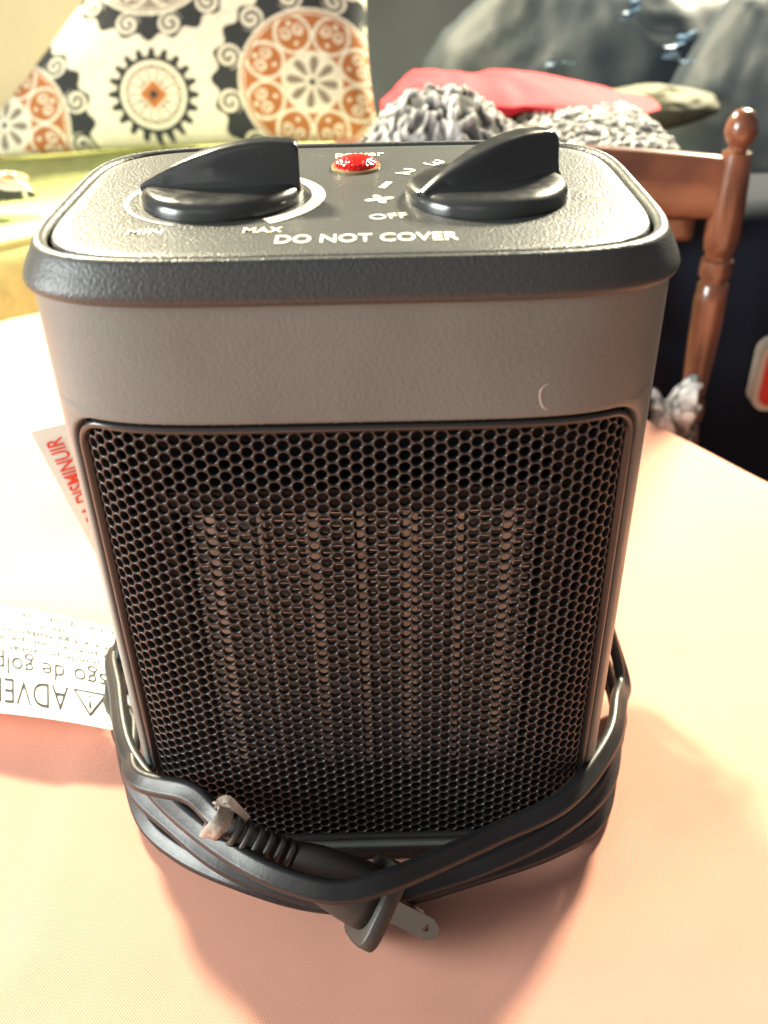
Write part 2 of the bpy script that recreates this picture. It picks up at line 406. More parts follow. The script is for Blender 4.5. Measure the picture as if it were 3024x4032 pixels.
# grille: curved sheet of round holes
P_ = .00362; RH = P_*.43; m12 = np.arange(12)*PI/6
cs = P_*math.sqrt(3)/2; nc = int(GS/cs)+2; nr_ = int((GZ1-GZ0)/2/P_)+2; zc = (GZ0+GZ1)/2
hexr = np.where(np.arange(12) % 2 == 0, P_/math.sqrt(3), P_/2)
cells = []
for i in range(-nc, nc+1):
    for j in range(-nr_, nr_+1):
        s0, z0_ = i*cs, zc+(j+.5*(i % 2))*P_
        if abs(s0) > GS+cs*.5 or z0_ < GZ0-P_*.5 or z0_ > GZ1+P_*.5: continue
        cells.append((s0, z0_))
cells = np.array(cells)
lay = [(hexr, 0.), (np.full(12, RH+.00020), 0.), (np.full(12, RH+.00005), -.00012), (np.full(12, RH), -.00035), (np.full(12, RH*.97), -.0016)]
SS = []; ZZ = []; OO = []
for r_, o_ in lay:
    SS.append(cells[:, :1]+r_*np.cos(m12)); ZZ.append(cells[:, 1:]+r_*np.sin(m12)); OO.append(np.full((len(cells), 12), o_-.0024))
SS, ZZ, OO = [np.stack(q, 1) for q in (SS, ZZ, OO)]           # cell, layer, 12
Vg = S(SS.ravel(), ZZ.ravel(), OO.ravel())
nL = len(lay); base = np.arange(len(cells))*nL*12; Fg = []
one = []
for l in range(nL-1):
    for q in range(12):
        a = l*12+q; b = l*12+(q+1) % 12; one.append((a, b, b+12, a+12))
one = np.array(one); Fg = (base[:, None, None]+one[None]).reshape(-1, 4)
grille = mesh('front_grille', Vg, Fg, M_grille, heater); autosmooth(grille, 50)
# border of the grille
V = []; prof = [(-.0011, -.0060), (-.0011, -.0016), (-.0013, -.0010), (-.0018, -.0007), (-.0026, -.0008), (-.0031, -.0013), (-.0032, -.0030)]
for e_, of in prof:
    q = rrect(GS+e_, GZ0-e_, GZ1+e_, GR+e_); V += list(S(q[:, 0], q[:, 1], of))
gr = mesh('grille_border', V, [f[::-1] for f in rings_faces(len(prof), nl)], M_grille, heater)
# dark liner behind and heating element
s_ = np.linspace(-GS-.003, GS+.003, 61); V = list(S(s_, GZ0-.004, -.0066))+list(S(s_, GZ1+.004, -.0066))
y_back = -.026
V2 = [(-.067, y_back, .006), (.067, y_back, .006), (.067, y_back, .181), (-.067, y_back, .181), (-.067, -.0485, .006), (.067, -.0485, .006), (.067, -.0485, .181), (-.067, -.0485, .181)]
mesh('cavity_liner', V2, [(0, 1, 2, 3), (0, 3, 7, 4), (1, 5, 6, 2), (3, 2, 6, 7), (0, 4, 5, 1)], M_dark, heater, smooth=False)
el = empty('heating_element'); el.parent = heater
EX0, EX1, EZ0, EZ1, EY = -.0490, .0490, .034, .139, -.0440
nb = 7; xs = np.linspace(EX0+.006, EX1-.006, nb)
for i, x in enumerate(xs):
    wd_ = .0042 if i % 2 == 0 else .0024
    MB().box((x, EY+.0055, (EZ0+EZ1)/2), (wd_, .011, EZ1-EZ0)).build('ceramic_bar', M_bar, el, bevel=.0003)
edges = np.r_[EX0-.003, xs, EX1+.003]
for i in range(len(edges)-1):
    xa, xb = edges[i]+.0022, edges[i+1]-.0022
    if xb-xa < .002: continue
    m = MB(); nf = 46
    for j in range(nf):
        z = EZ0+.001+(EZ1-EZ0-.002)*j/(nf-1)
        R = np.array(Matrix.Rotation(random.uniform(-.05, .05)+.0, 3, 'Y'))
        m.box(((xa+xb)/2, EY+.006+random.uniform(-.0003, .0003), z), (xb-xa, .0105, .00032), R)
    tag(m.build('fin_stack', M_alu, el), kind='stuff')
m = MB(); zz = (EZ0+EZ1)/2
m.box((0, EY+.008, EZ1+.004), (EX1-EX0+.016, .016, .007)); m.box((0, EY+.008, EZ0-.004), (EX1-EX0+.016, .016, .007))
m.box((EX0-.0065, EY+.008, zz), (.004, .016, EZ1-EZ0)); m.box((EX1+.0065, EY+.008, zz), (.004, .016, EZ1-EZ0))
m.build('element_frame', M_dark, el)

# ---------------------------------------------------------------- cord, plug, tie
def figure8(wd, th, n=9):
    pts = []
    for k in range(n): a = -PI/2+PI*k/(n-1)*1.0; pts.append((wd/2-th/2+th/2*math.cos(a), th/2*math.sin(a)))
    pts.append((0, th*.36))
    for k in range(n): a = PI/2+PI*k/(n-1); pts.append((-wd/2+th/2+th/2*math.cos(a), th/2*math.sin(a)))
    pts.append((0, -th*.36))
    return pts
# one continuous cord: tilted turns round the body, high behind and low in front
def clear(p, off):
    a, b = BA+off, BB+off; k = (abs(p[0]/a)**NE+abs(p[1]/b)**NE)**(1/NE)
    p = np.array(p, float)
    if k < 1: p[:2] /= k
    p[2] = max(p[2], .0042)
    return tuple(p)
def strand(pts, off, zb):
    out = [clear(on_y(x, y, yy), off) for x, y, yy in pts]
    back = [(.0868, .030, zb-.014), (.086, .052, zb-.006), (.045, .0655, zb), (0, .0665, zb+.002), (-.045, .0655, zb), (-.086, .052, zb-.006), (-.0868, .030, zb-.012)]
    return out+[clear(p, off) for p in back]
path = [(.02, .0640, .060), (-.045, .0655, .066), (-.086, .052, .062)]
path += strand([(452, 2640, .012), (480, 2860, -.018), (565, 3080, -.043), (690, 3250, -.060), (880, 3400, -.0735), (1100, 3490, -.081), (1320, 3535, -.084), (1560, 3510, -.083), (1900, 3405, -.076), (2190, 3260, -.063), (2350, 3080, -.043), (2418, 2900, -.018), (2430, 2760, .010)], .0042, .060)
path += strand([(470, 2790, .010), (500, 2960, -.015), (590, 3200, -.042), (710, 3355, -.059), (950, 3465, -.0725), (1230, 3545, -.0780), (1500, 3545, -.0790), (1900, 3432, -.073), (2190, 3330, -.060), (2330, 3215, -.044), (2395, 3040, -.018), (2405, 2900, .010)], .0042, .048)
path += strand([(453, 2560, .022), (462, 2720, -.004), (535, 2940, -.036), (650, 3125, -.058), (810, 3285, -.077), (1010, 3415, -.090), (1200, 3490, -.0965), (1350, 3512, -.098), (1510, 3475, -.095), (1700, 3400, -.087), (1950, 3285, -.074), (2200, 3125, -.058), (2375, 2915, -.034), (2437, 2760, -.010), (2445, 2640, .010)], .0048, .078)
path = path[:-2]
path += [clear(on_y(x, y, yy), .0046) for x, y, yy in [(470, 2660, .010), (520, 2850, -.022), (620, 3010, -.046), (740, 3120, -.064), (830, 3195, -.0735)]]
PLUG0 = np.array(on_y(890, 3255, -.0790))                   # cord end of the strain relief
path += [tuple(PLUG0)]
cv, cf = sweep(catmull(path, 7), figure8(.0074, .0043), up=(0, 0, 1.), tw=math.radians(140))
cordo = mesh('power_cord', cv, cf, M_cord, heater)
plug = empty('power_plug'); plug.parent = heater
tip = np.array([.0040, -.0870, .0160])
ax = tip-PLUG0; ax /= np.linalg.norm(ax); sd = np.cross(ax, (0, 0, 1.)); sd /= np.linalg.norm(sd); upv = np.cross(sd, ax)
sd, upv = sd*math.cos(.85)+upv*math.sin(.85), upv*math.cos(.85)-sd*math.sin(.85)
def plug_ring(t, hw, hh, n=20, e=3.0):
    c0 = PLUG0+ax*t; r = []
    for k in range(n):
        a = 2*PI*k/n; c, s2 = math.cos(a), math.sin(a)
        r.append(c0+sd*hw*np.sign(c)*abs(c)**(2/e)+upv*hh*np.sign(s2)*abs(s2)**(2/e))
    return r
for i in range(6):                                          # strain-relief ribs
    t = .002+i*.0036; g = .0052+i*.00018
    loft('relief_rib', [plug_ring(t, g*.9, g*.8), plug_ring(t+.0003, g, g*.9), plug_ring(t+.0017, g, g*.9), plug_ring(t+.0020, g*.9, g*.8)], M_plug, plug, True, True)
loft('relief_core', [plug_ring(0, .0036, .0032), plug_ring(.024, .0042, .0040)], M_plug, plug, True, True)
PL = np.linalg.norm(tip-PLUG0)
loft('plug_body', [plug_ring(.0225, .0056, .0052), plug_ring(.0235, .0062, .0058), plug_ring(.032, .0086, .0080), plug_ring(PL-.010, .0100, .0100), plug_ring(PL-.006, .0098, .0098), plug_ring(PL-.005, .0085, .0085)], M_plug, plug, True, True)
loft('plug_flange', [plug_ring(PL-.0055, .0125, .0132, e=5), plug_ring(PL-.005, .0130, .0138, e=5), plug_ring(PL-.001, .0130, .0138, e=5), plug_ring(PL-.0005, .0125, .0132, e=5)], M_plug, plug, True, True)
def prong(off):
    o0 = PLUG0+ax*(PL-.001)+sd*off
    L_, hw_, th_ = .0195, .0034, .0008
    ol = [(0, -hw_), (L_-.0035, -hw_), (L_-.0008, -hw_*.55), (L_, 0), (L_-.0008, hw_*.55), (L_-.0035, hw_), (0, hw_)]
    # plate with a round hole
    hc = (L_-.0048, 0); hr = .0012; n = 14
    def edge(a):
        d = np.array([math.cos(a), math.sin(a)]); best = 9
        for i in range(len(ol)):
            p, q = np.array(ol[i]), np.array(ol[(i+1) % len(ol)]); e = q-p; M = np.array([[d[0], -e[0]], [d[1], -e[1]]])
            if abs(np.linalg.det(M)) < 1e-12: continue
            t, u = np.linalg.solve(M, p-np.array(hc))
            if t > 0 and -1e-6 <= u <= 1+1e-6: best = min(best, t)
        return np.array(hc)+d*best
    angs = sorted(set([2*PI*k/n for k in range(n)]+[math.atan2(p[1]-hc[1], p[0]-hc[0]) % (2*PI) for p in ol])); n = len(angs)
    V = []
    for t_ in (-th_, th_):
        V += [(*edge(a), t_) for a in angs]; V += [(hc[0]+hr*math.cos(a), hr*math.sin(a), t_) for a in angs]
    F2 = []
    for i in range(n):
        j = (i+1) % n
        F2 += [(i, n+i, n+j, j), (2*n+i, 2*n+j, 3*n+j, 3*n+i), (i, j, 2*n+j, 2*n+i), (n+i, 3*n+i, 3*n+j, n+j)]
    W3 = [o0+ax*p[0]+upv*p[1]+sd*p[2] for p in V]
    return mesh('prong', W3, F2, M_brass, plug, smooth=False)
prong(.0050); prong(-.0060)
# torn tie round the cord by the plug
m = MB(); c0 = PLUG0-ax*.0035
v, f = [], []
for i, t in enumerate((-.0026, -.0012, .0010, .0028)):
    for k in range(16):
        a = 2*PI*k/16; rr = .0052+.0006*math.sin(3*a+i)
        v.append(c0+ax*(t+.0006*math.sin(2*a))+sd*rr*math.cos(a)+upv*rr*.95*math.sin(a))
m.add(v, rings_faces(4, 16))
tie = m.build('cord_tie', M_tie, heater, smooth=True)
so = tie.modifiers.new('thick', 'SOLIDIFY'); so.thickness = .0006
m = MB()
for i in range(3):                                          # frayed end
    U_ = np.array([0, .35, .94]); b0 = c0+U_*.0050+ax*(.001+i*.0012); pts = [b0, b0+U_*.003+ax*(.001+i*.001), b0+U_*(.0052-.0012*i)+ax*(.004+.001*i), b0+U_*(.0035-.001*i)+ax*(.0070+.0006*i)]
    v, f = sweep(catmull(pts, 4), [(-.0011, -.0002), (.0011, -.0002), (.0011, .0002), (-.0011, .0002)], up=tuple(sd))
    m.add(v, f)
m.build('frayed_end', M_tie, tie)

# ---------------------------------------------------------------- paper tags on the cord
# lower tag: its own plane coordinates: u along the reading direction, v towards the top of the letters
def tag_surface(P00, P10, P01, P11, bend):
    P00, P10, P01, P11 = map(np.array, (P00, P10, P01, P11))
    nrm = np.cross(P10-P00, P01-P00); nrm /= np.linalg.norm(nrm)
    if nrm[2] < 0: nrm = -nrm
    def f(u, v, o=0.):
        p = P00*(1-u)*(1-v)+P10*u*(1-v)+P01*(1-u)*v+P11*u*v
        return p+nrm*(bend*math.sin(PI*min(max(u, 0), 1))+o)
    return f
def paper(name, fn, nu, nv, label):
    v = []; 
    for o in (0, -.00025):
        for j in range(nv+1):
            for i in range(nu+1): v.append(fn(i/nu, j/nv, o))
    q = (nu+1)*(nv+1); f = []
    for j in range(nv):
        for i in range(nu):
            a = j*(nu+1)+i; f += [(a, a+1, a+nu+2, a+nu+1), (q+a, q+a+nu+1, q+a+nu+2, q+a+1)]
    bd = [i for i in range(nu)]+[j*(nu+1)+nu for j in range(nv)]+[nv*(nu+1)+i for i in range(nu, 0, -1)]+[j*(nu+1) for j in range(nv, 0, -1)]
    for a, b in zip(bd, bd[1:]+bd[:1]): f.append((a, q+a, q+b, b))
    o = mesh(name, v, f, M_paper); autosmooth(o, 40)
    return tag(o, label, 'tag')
zt = .0135
# right end hidden behind the heater; u=0 right (start of the lines), u=1 left; v=0 lower edge of lines?  letters are upside down: top of letters towards the viewer
fn = tag_surface(on_z(560, 2895, zt), on_z(-420, 2790, zt-.003), on_z(560, 2500, zt), on_z(-420, 2345, zt-.003), .0045)
fl = lambda u, v: fn(u, 1-v, 0)                             # v=1 on the near side: top of the letters
lower = paper('warning_tag', fn, 24, 8, 'white paper warning tag with black print lying left of the heater base')
ink = lambda u, v: fn(u, 1-v, .0003)
def tri_outline():
    o = np.array([(.128, .70), (.262, .70), (.195, .93)]); c = o.mean(0); i_ = c+(o-c)*.80
    V = [ink(*p) for p in o]+[ink(*p) for p in i_]
    return mesh('warning_triangle', V, [(k, (k+1) % 3, 3+(k+1) % 3, 3+k) for k in range(3)], M_ink, lower, smooth=False)
tri_outline()
textmesh('!', (.190, .735, .200, .86), ink, M_ink, lower, bold=.0)
for tx_, r in (('ADVERTENCIA', (.275, .70, .95, .92)), ('Riesgo de golpe de calor', (.010, .45, .96, .665)), ('Esta puede provocar la muerte. Use', (.05, .375, .86, .455)),
              ('con precaución para evitar el a', (.06, .285, .80, .365)), ('Lea y siga todas las instrucciones', (.10, .20, .86, .28)),
              ('antes de usar el aparato.', (.11, .125, .56, .195)), ('LÉASE ANTES DE USAR!', (.06, .025, .47, .105))):
    textmesh(tx_, r, ink, M_ink, lower, bold=.0 if r[3] > .6 else .012)
# upper tag, standing up behind the heater's left side
yt = .085
g = tag_surface(on_y(420, 2260, yt), on_y(120, 1700, yt), on_y(640, 2160, yt+.012), on_y(380, 1635, yt+.012), .003)
upper = paper('warning_tag', g, 16, 6, 'white tag edge with red upright lettering poking out behind the heater at left')
textmesh('PARA DISMINUIR', (.28, .62, .93, .88), lambda u, v: tuple(np.array(g(u, 1-v, .0))+ np.array([0, -.0005, .0004])), M_rink, upper, bold=.015)

# ---------------------------------------------------------------- patterned cushion on the sofa
def pattern(X, Y):
    """cream ground, black scrolls, orange medallions; X,Y arrays in the print's own units"""
    X = X-25; Y = Y-50; n = X.shape; cream = np.array([.78, .74, .60]); black = np.array([.030, .035, .038]); orange = np.array([.42, .15, .045]); taupe = np.array([.20, .165, .13])
    C = np.empty((*n, 3)); C[:] = cream
    def put(mask, c): C[mask] = c
    def medal(cx, cy, R, c1=orange):
        dx, dy = (X-cx)/R, (Y-cy)/R; r = np.hypot(dx, dy); a = np.arctan2(dy, dx)
        k = 12; sect = (a/(2*PI/k)) % 1
        edge = 1.36+.05*np.cos(a*k*2)
        put((r < edge) & (r > 1.03), black)
        # scrolls cut in the black ring
        ph = (np.floor(a/(2*PI/k))+.5)*(2*PI/k)
        lx = r*np.cos(a-ph)-1.19; ly = r*np.sin(a-ph); rho = np.hypot(lx, ly); th = np.arctan2(ly, lx)
        sp = ((rho/.10-th/(2*PI)) % 1)
        put((rho < .175) & (sp < .56), cream)
        put((r < 1.03), cream); put(r < .985, c1)
        put((r < .955) & (r > .935), cream)
        k2 = 8; ph2 = (np.floor(a/(2*PI/k2))+.5)*(2*PI/k2)
        lx = r*np.cos(a-ph2)-.70; ly = r*np.sin(a-ph2); rho = np.hypot(lx*.95, ly*1.0); th = np.arctan2(ly, lx)
        put((np.abs(rho-.245) < .022) & (r < .93), cream)
        for sg in (1, -1):
            l2 = np.hypot(lx-.02, ly-sg*.105); t2 = np.arctan2((ly-sg*.105)*sg, lx-.02)
            put((l2 < .095) & (((l2/.07-t2/(2*PI)) % 1) < .5), cream)
        put((np.hypot(lx-.15, ly) < .035) | (np.hypot(lx+.14, ly) < .03), cream)
        put(r < .43, cream*.98)
        pet = (r > .09) & (r < .36) & (np.abs(np.sin(a*4+.4))*.0+np.abs(((a+.3)/(PI/4)) % 1-.5) < .30*np.sin(np.clip((r-.06)/.34, 0, 1)*PI)**.8)
        put(pet, taupe*1.2); put(np.abs(dx)+np.abs(dy) < .06, black)
    def gear(cx, cy, R):
        dx, dy = (X-cx)/R, (Y-cy)/R; r = np.hypot(dx, dy); a = np.arctan2(dy, dx)
        put(r < .90+.10*np.sign(np.cos(a*20))*np.abs(np.cos(a*20))**.6, black)
        put(r < .72, cream); put(r < .62, taupe*1.6)
        put((r < .59) & (r > .30) & (np.abs(np.sin(a*7)) > .35) & (np.abs(r-.45-.05*np.cos(a*14)) < .11), cream)
        put((np.abs(dx)+np.abs(dy) < .36), cream); put((np.abs(dx)+np.abs(dy) < .31), orange); put((np.abs(dx)+np.abs(dy) < .11), black)
    medal(1215, 300, 268); medal(25, 455, 258); gear(620, 355, 172); medal(610, -210, 262, taupe*1.5); medal(1860, 120, 262); gear(1240, -310, 172); gear(640, 1000, 172)
    return C
def cushion(name, quad, ydist, slope, thick, N, label, pat=True, fr=.1):
    """quad: BL,BR,TR,TL in photo pixels on a tilted plane through y=ydist at the base"""
    q = np.array(quad, float); base = on_y(*(q[0]+q[1])/2, ydist)
    nrm = np.array([0, -math.cos(slope), math.sin(slope)])
    def pl(x, y):
        d = ray(x, y); return CAM+d*(((base-CAM) @ nrm)/(d @ nrm))
    Q3 = [pl(*p) for p in q]
    t = np.linspace(0, 1, N); V = []; XY = []
    for side in (1, -1):
        for b in t:
            for a in t:
                ea, eb = 2*a-1, 2*b-1
                ia = a+.028*(-math.copysign(1, ea))*abs(ea)**3*(1-eb*eb); ib = b+.028*(-math.copysign(1, eb))*abs(eb)**3*(1-ea*ea)
                wgt = ((1-ia)*(1-ib), ia*(1-ib), ia*ib, (1-ia)*ib)
                p = sum(w_*c for w_, c in zip(wgt, Q3)); xy = sum(w_*c for w_, c in zip(wgt, q))
                puff = ((1-ea**2)*(1-eb**2))**.42
                d = thick*puff+.003*noise.noise(Vector((a*5, b*5, side)))*min(1, puff*3)
                V.append(p+nrm*side*d); XY.append(xy)
    F = [f for f in rings_faces(N, N, close=False)]+[f[::-1] for f in rings_faces(N, N, close=False, start=N*N)]
    o = mesh(name, V, F, M_cush)
    XY = np.array(XY); Cc = pattern(XY[:, 0][None], XY[:, 1][None])[0]
    ca = o.data.color_attributes.new('print', 'FLOAT_COLOR', 'POINT')
    ca.data.foreach_set('color', np.concatenate([Cc, np.ones((len(Cc), 1))], 1).ravel())
    return tag(o, label, 'cushion')
M_cush = mat('printed_cushion_fabric', (.7, .7, .6), .9, vcol='print', bump='noise', bscale=260, bstr=.5, var=.10, vscale=120, dist=.002)
cushion('throw_cushion', [(-170, 640), (1500, 560), (1450, -420), (640, -420)], .86, math.radians(24), .055, 360,
        'large cream cushion printed with black and orange medallions behind the left dial')
cushion('throw_cushion', [(-420, 800), (150, 772), (110, 690), (-420, 690)], .64, math.radians(55), .016, 90,
        'small corner of a printed cushion lying on the green seat at far left')

# sofa
sf = empty('sofa', (*on_z(0, 1100, 0)[:2], FLOOR)); so_ = np.array([*on_z(0, 1100, 0)[:2], FLOOR])
tag(sf, 'pale yellow green upholstered sofa at the far left edge of the table', 'sofa')
def soft_box(name, c, s, r, matl, parent, rz=0, seg=10, sub=None):
    n = 28
    t = np.linspace(-1, 1, n); V = []; F = []; idx = {}
    def key(p): return tuple(np.round(p, 6))
    def addp(p):
        k = key(p)
        if k not in idx:
            q = np.array(p)*np.array(s)/2; inner = np.clip(q, -(np.array(s)/2-r), np.array(s)/2-r); d = q-inner; l = np.linalg.norm(d)
            if l > 1e-9: q = inner+d/l*r
            q = q+np.array([0, 0, 1])*noise.noise(Vector(q*6))*.006
            idx[k] = len(V); V.append(q)
        return idx[k]
    for axis in range(3):
        for sg in (-1, 1):
            for i in range(n-1):
                for j in range(n-1):
                    qd = []
                    for (a, b) in ((i, j), (i+1, j), (i+1, j+1), (i, j+1)):
                        p = [0, 0, 0]; p[axis] = sg; p[(axis+1) % 3] = t[a]; p[(axis+2) % 3] = t[b]; qd.append(addp(p))
                    F.append(qd if sg > 0 else qd[::-1])
    R = np.array(Matrix.Rotation(rz, 3, 'Z'))
    o = mesh(name, [R @ v for v in V], F, matl, parent)
    o.location = np.array(c)
    return o
srz = math.atan2(-e1[1], -e1[0])
def srel(px, py, z, dz=0): 
    return on_z(px, py, z)
pf = on_z(85, 925, .034)                                    # front top edge (piping) of the seat
un = np.array([-e2[0], -e2[1], 0]); ul = np.array([e1[0], e1[1], 0])   # away from the table, along to the left
def sp(a, b, z): return pf+ul*a+un*b+np.array([0, 0, z-pf[2]])-so_
soft_box('seat_cushion', sp(.10, .24, -.055), (1.30, .50, .17), .022, M_sofa, sf, srz)
soft_box('sofa_base', sp(.10, .27, -.29), (1.34, .52, .28), .015, M_sofa, sf, srz)
pa, pb = sp(-.53, .003, .028), sp(.73, .003, .028)
v, f = sweep([pa+(pb-pa)*t for t in np.linspace(0, 1, 20)], circ(.0038, 10)); mesh('piping', v, f, M_sofa, sf)
soft_box('backrest', sp(.20, .62, .20), (1.20, .16, .62), .06, M_sofab, sf, srz)

# ---------------------------------------------------------------- wooden chair with throw and red bag
yc = .36
ptop, pbot = on_y(2895, 440, yc), on_y(2735, 1690, yc)
px_, = (on_y(2830, 1000, yc)[0],)
zt_ = ptop[2]; 
ch = empty('wooden_chair', (px_-.2, yc, FLOOR)); co = np.array([px_-.2, yc, FLOOR])
tag(ch, 'turned red brown wooden chair with round finial standing right of the table', 'chair')
SEAT = float(on_y(2500, 575, yc+.042)[2])-.042
def zpix(y): return float(on_y(2830, y, yc)[2])
def postprof():
    pts = [(430, .004), (440, .009), (475, .0135), (520, .0150), (560, .0120), (575, .0085), (590, .0085), (600, .0130), (660, .0148), (800, .0162), (940, .0168), (985, .0150), (1000, .0125), (1012, .0125), (1022, .0152),
           (1060, .0160), (1085, .0152), (1092, .0120), (1104, .0120), (1115, .0145), (1180, .0160), (1350, .0150), (1500, .0128), (1545, .0120), (1552, .0092), (1562, .0092), (1570, .0135), (1610, .0150), (1640, .0140), (1648, .0105), (1658, .0105), (1668, .0125), (1760, .0155)]
    p = [(r*.70, zpix(y)-FLOOR) for y, r in pts]; p.append((.0100, .10)); p.append((.008, 0)); return p[::-1]
def post(x, y, n='turned_post'):
    return lathe(n, postprof(), M_wood, ch, 40, (x-co[0], y-co[1], 0))
post(px_, yc)
for (x, y, top) in ((px_-.28, yc, zpix(800)), (px_, yc+.28, SEAT-.021), (px_-.28, yc+.28, SEAT-.021)):
    lathe('leg', [(.008, 0), (.011, .10), (.013, .25), (.010, .34), (.010, top-FLOOR)], M_wood, ch, 24, (x-co[0], y-co[1], 0))
# curved rail between the posts
V = []; nx = 30
ra, rb = zpix(575), zpix(820)
for i in range(nx+1):
    t = i/nx; x = px_-.28+.28*t; bow = math.sin(PI*t)
    yy = yc+.02*bow; zt2 = on_y(2700, 625, yc)[2]+.006*bow; zb2 = on_y(2700, 862, yc)[2]
    for (dy, z) in ((-.007, zb2+.003), (-.007, zt2-.003), (-.004, zt2), (.004, zt2), (.007, zt2-.003), (.007, zb2+.003), (.004, zb2), (-.004, zb2)):
        V.append((x-co[0], yy+dy-co[1], z-FLOOR))
mesh('curved_rail', V, rings_faces(nx+1, 8), M_wood, ch); autosmooth(ch.children[-1], 40)
MB().box((.2-.14, .155, SEAT-FLOOR-.010), (.26, .26, .020)).build('seat', M_wood, ch, bevel=.004)
for dx in (-.14, .14):
    MB().box((.2-.14+dx, .14, .12), (.018, .27, .018)).build('stretcher', M_wood, ch, bevel=.003)

M_fleece = mat('curly_fleece', (.6, .58, .55), .95, vcol='curl', bump='noise', bscale=300, bstr=.6, dist=.002)
def fleece(name, f, nu, nv, label, sc_=125.):
    """f(u,v)->point; curls raised along +z/-y"""
    V = []; C = []
    for j in range(nv+1):
        for i in range(nu+1):
            p = np.array(f(i/nu, j/nv)); q = Vector(p)*sc_
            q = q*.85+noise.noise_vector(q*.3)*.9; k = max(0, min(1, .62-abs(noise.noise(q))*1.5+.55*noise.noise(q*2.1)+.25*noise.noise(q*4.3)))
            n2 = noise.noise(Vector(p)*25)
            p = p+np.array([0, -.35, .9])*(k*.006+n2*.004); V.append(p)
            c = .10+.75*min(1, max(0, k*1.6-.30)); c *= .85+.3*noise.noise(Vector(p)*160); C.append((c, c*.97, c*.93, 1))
    o = mesh(name, V, rings_faces(nv+1, nu+1, close=False), M_fleece)
    so = o.modifiers.new('thick', 'SOLIDIFY'); so.thickness = .006; so.offset = -1
    ca = o.data.color_attributes.new('curl', 'FLOAT_COLOR', 'POINT'); ca.data.foreach_set('color', np.array(C).ravel())
    return tag(o, label, 'blanket')
# throw: a thick folded pile on the seat
TX0, TX1 = on_y(1930, 500, yc+.15)[0], px_-.015; TYN, TYF = yc+.022, yc+.17
ztop = float(on_y(2500, 575, TYN+.02)[2])
def throwf(u, v):
    x = TX0+(TX1-TX0)*u; s = v*1.5-.25
    if s < 0: y, z = TYN, ztop+s*.14
    elif s > 1: y, z = TYF, ztop-(s-1)*.14
    else: y = TYN+(TYF-TYN)*s; z = ztop+.006*math.sin(s*PI)
    e = 1-abs(2*u-1)**6; z = SEAT+.002+(z-SEAT)*(.35+.65*e)
    return x, y, max(z, SEAT+.002)
fleece('fleece_throw', throwf, 150, 150, 'grey and white curly fleece throw folded on the wooden chair under the red bag')
# a bunched end of a second fleece, the lump between cushion and red bag
yl = .425
LT = np.array([(1440, 560), (1470, 500), (1530, 440), (1600, 388), (1690, 350), (1742, 372), (1790, 352), (1860, 372), (1920, 415), (1975, 470), (2040, 520), (2120, 560)], float)
LP = np.array([on_y(x, y, yl) for x, y in LT])
def lumpf(u, v):
    k = u*(len(LP)-1); i = min(int(k), len(LP)-2); p = LP[i]+(LP[i+1]-LP[i])*(k-i)
    a = (v-.5)*2; base = .02
    return p[0], yl+.11*a*abs(a)**.3, base+(p[2]-base)*(1-abs(a)**2.2)
fleece('fleece_blanket', lumpf, 140, 110, 'bunched white and grey curly fleece peak between the cushion and the red bag', 115)
# fleece corner hanging beside the post foot
yh = yc-.012
def hangf(u, v):
    a = on_y(2560+180*u, 1560+210*v+50*math.sin(u*5), yh-.02*math.sin(PI*v)-.012*u); return tuple(a)
fleece('fleece_corner', hangf, 40, 46, 'pale fleece bunched against the foot of the wooden post at the table edge', 110)

# red bag lying on the throw
yb = TYN+.16
def red_bag():
    top = [(1500, 420), (1570, 330), (1640, 285), (1760, 290), (1850, 305), (1960, 300), (2060, 300), (2200, 318), (2330, 338), (2420, 370), (2500, 405), (2575, 425)]
    bot = [(1500, 470), (1570, 470), (1640, 468), (1760, 468), (1850, 468), (1960, 468), (2060, 466), (2200, 464), (2330, 460), (2420, 453), (2500, 440), (2575, 428)]
    n = 60; nv = 15
    def interp(L, t):
        L = np.array(L, float); k = t*(len(L)-1); i = min(int(k), len(L)-2); return L[i]+(L[i+1]-L[i])*(k-i)
    V = []
    for i in range(n+1):
        a, b = interp(top, i/n), interp(bot, i/n); A3, B3 = on_y(a[0], a[1]-8, yb+.03), on_y(b[0], b[1]-30, yb-.04)
        hh = max(.004, (A3[2]-B3[2])); c = (A3+B3)/2; e = max(.03, math.sin(PI*min(1, .06+.9*i/n))**.6)
        for k in range(nv*2):
            t = 2*PI*k/(nv*2); cc, ss = math.cos(t), math.sin(t)
            y = c[1]-.075*e*np.sign(cc)*abs(cc)**.75; z = c[2]+hh/2*np.sign(ss)*abs(ss)**.9
            wv = .006*noise.noise(Vector((i*.18, t*1.4, 1)))*min(1, hh/.02)
            V.append((c[0], y, z+wv))
    F = rings_faces(n+1, nv*2)+[tuple(range(nv*2))[::-1], tuple(range(n*nv*2, (n+1)*nv*2))]
    return V, F
v, f = red_bag(); o = mesh('red_bag', v, f, M_red_bag)
tag(o, 'flat pinkish red plastic bag lying on the curly fleece throw', 'bag')

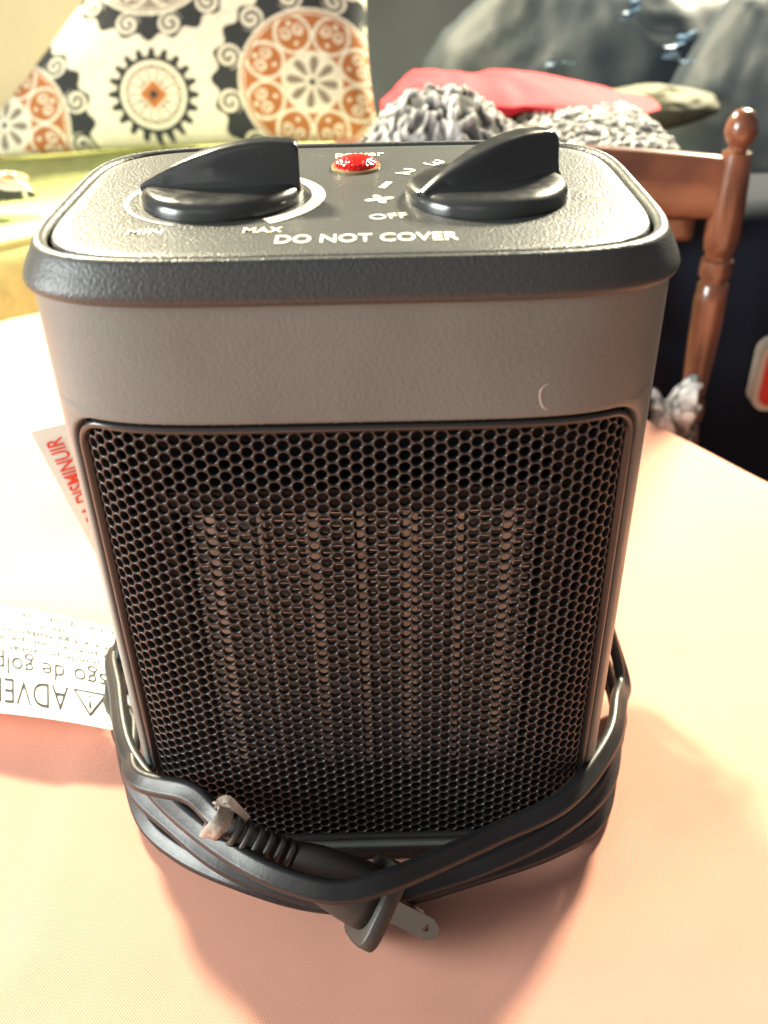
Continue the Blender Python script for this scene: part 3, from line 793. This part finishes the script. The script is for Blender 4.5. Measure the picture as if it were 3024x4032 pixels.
# ---------------------------------------------------------------- dim things behind on the right
def crumple(name, c, s, matl, label, cat, seed, amp=.35, n=60, ridged=True):
    V = []
    for j in range(n+1):
        th = PI*j/n
        for i in range(2*n):
            ph = PI*i/n; d = Vector((math.sin(th)*math.cos(ph), math.sin(th)*math.sin(ph), math.cos(th)))
            q = d*1.7+Vector((seed, seed*2, 0)); r = 1+amp*(noise.noise(q)+.5*(.5-abs(noise.noise(q*2.3)))*2*.6+.3*(.5-abs(noise.noise(q*5))))
            V.append((c[0]+d.x*r*s[0], c[1]+d.y*r*s[1], c[2]+d.z*r*s[2]))
    return tag(mesh(name, V, rings_faces(n+1, 2*n), matl), label, cat)
def at(x, y, yy): return on_y(x, y, yy)
c = at(2500, 60, 1.30); crumple('plastic_sack', (c[0], c[1], -.08), (.34, .22, .30), M_plastic, 'dark blue grey crumpled plastic sack with bluish glints behind the red bag', 'sack', 3.1, .09)
c = at(3080, 230, 1.05); crumple('plastic_sack', (c[0]+.05, c[1], -.10), (.22, .18, .30), M_plastic, 'dark shiny plastic sack at the far right behind the post finial', 'sack', 7.7, .09)
c = at(2560, 345, .92); crumple('olive_garment', (c[0], c[1], c[2]-.022), (.080, .05, .022), M_olive, 'dull olive cloth bundle beside the right tip of the red bag', 'cloth', 5.2, .12, 40)
def glint_strip(pts, yy, w0, label):  # pale blue ribbon that paints a glint in front of the dark sacks
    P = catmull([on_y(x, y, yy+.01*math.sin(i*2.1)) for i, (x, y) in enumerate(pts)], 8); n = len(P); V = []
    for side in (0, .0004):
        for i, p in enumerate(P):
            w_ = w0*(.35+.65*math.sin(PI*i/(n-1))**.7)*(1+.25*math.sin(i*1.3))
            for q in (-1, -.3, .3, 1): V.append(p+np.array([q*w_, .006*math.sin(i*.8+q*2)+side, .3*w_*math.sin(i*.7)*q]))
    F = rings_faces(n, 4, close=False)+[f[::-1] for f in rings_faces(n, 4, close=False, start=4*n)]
    return tag(mesh('painted_glint', V, F, M_blue), label, 'plastic film')
glint_strip([(2525, -30), (2500, 20), (2470, 60), (2450, 80)], .93, .006, 'narrow pale blue strip painted as a glint at the top behind the red bag')
glint_strip([(2740, 120), (2680, 160), (2640, 195), (2660, 235), (2740, 240)], .93, .008, 'bent pale blue strip painted as a glint above the olive cloth bundle')
glint_strip([(2150, 262), (2190, 250), (2230, 246), (2270, 256)], .92, .006, 'small blue strip painted as a glint, touching the back edge of the red bag')
# navy bag with a red badge at the right edge
yn = .40
p0, p1 = on_y(2965, 1352, yn), on_y(3120, 1610, yn)
nb_ = empty('navy_bag', ((p0[0]+p1[0])/2+.06, yn+.08, FLOOR)); no = np.array(nb_.location)
tag(nb_, 'dark navy fabric bag with a red cream-edged badge at the right edge', 'bag')
bz = float(on_y(2900, 860, yn)[2])-FLOOR
soft_box('bag_body', (0, .0, bz/2), (.30, .14, bz), .035, M_navy, nb_)
def badge(x0, x1, y0, y1, matl, name, dy, r):
    a, b = on_y(x0, y0, yn-.004), on_y(x1, y1, yn-.004); w_, h_ = b[0]-a[0], a[2]-b[2]; cx, cz = (a[0]+b[0])/2, (a[2]+b[2])/2
    ol = rrect(w_/2, cz-h_/2, cz+h_/2, r, 8, 2, 2)
    fr = [(cx+p[0]-no[0], yn-.004-dy-no[1], p[1]-FLOOR) for p in ol]; bk = [(q[0], q[1]+.014, q[2]) for q in fr]
    n = len(fr); return mesh(name, fr+bk, rings_faces(2, n)+[tuple(range(n))[::-1]], matl, nb_, smooth=False)
badge(3012, 3277, 1348, 1612, mat('cream_badge', (.62, .56, .46), .6), 'badge_edge', 0, .012)
badge(3029, 3259, 1376, 1590, mat('red_badge', (.70, .035, .025), .45), 'badge_face', .0015, .009)
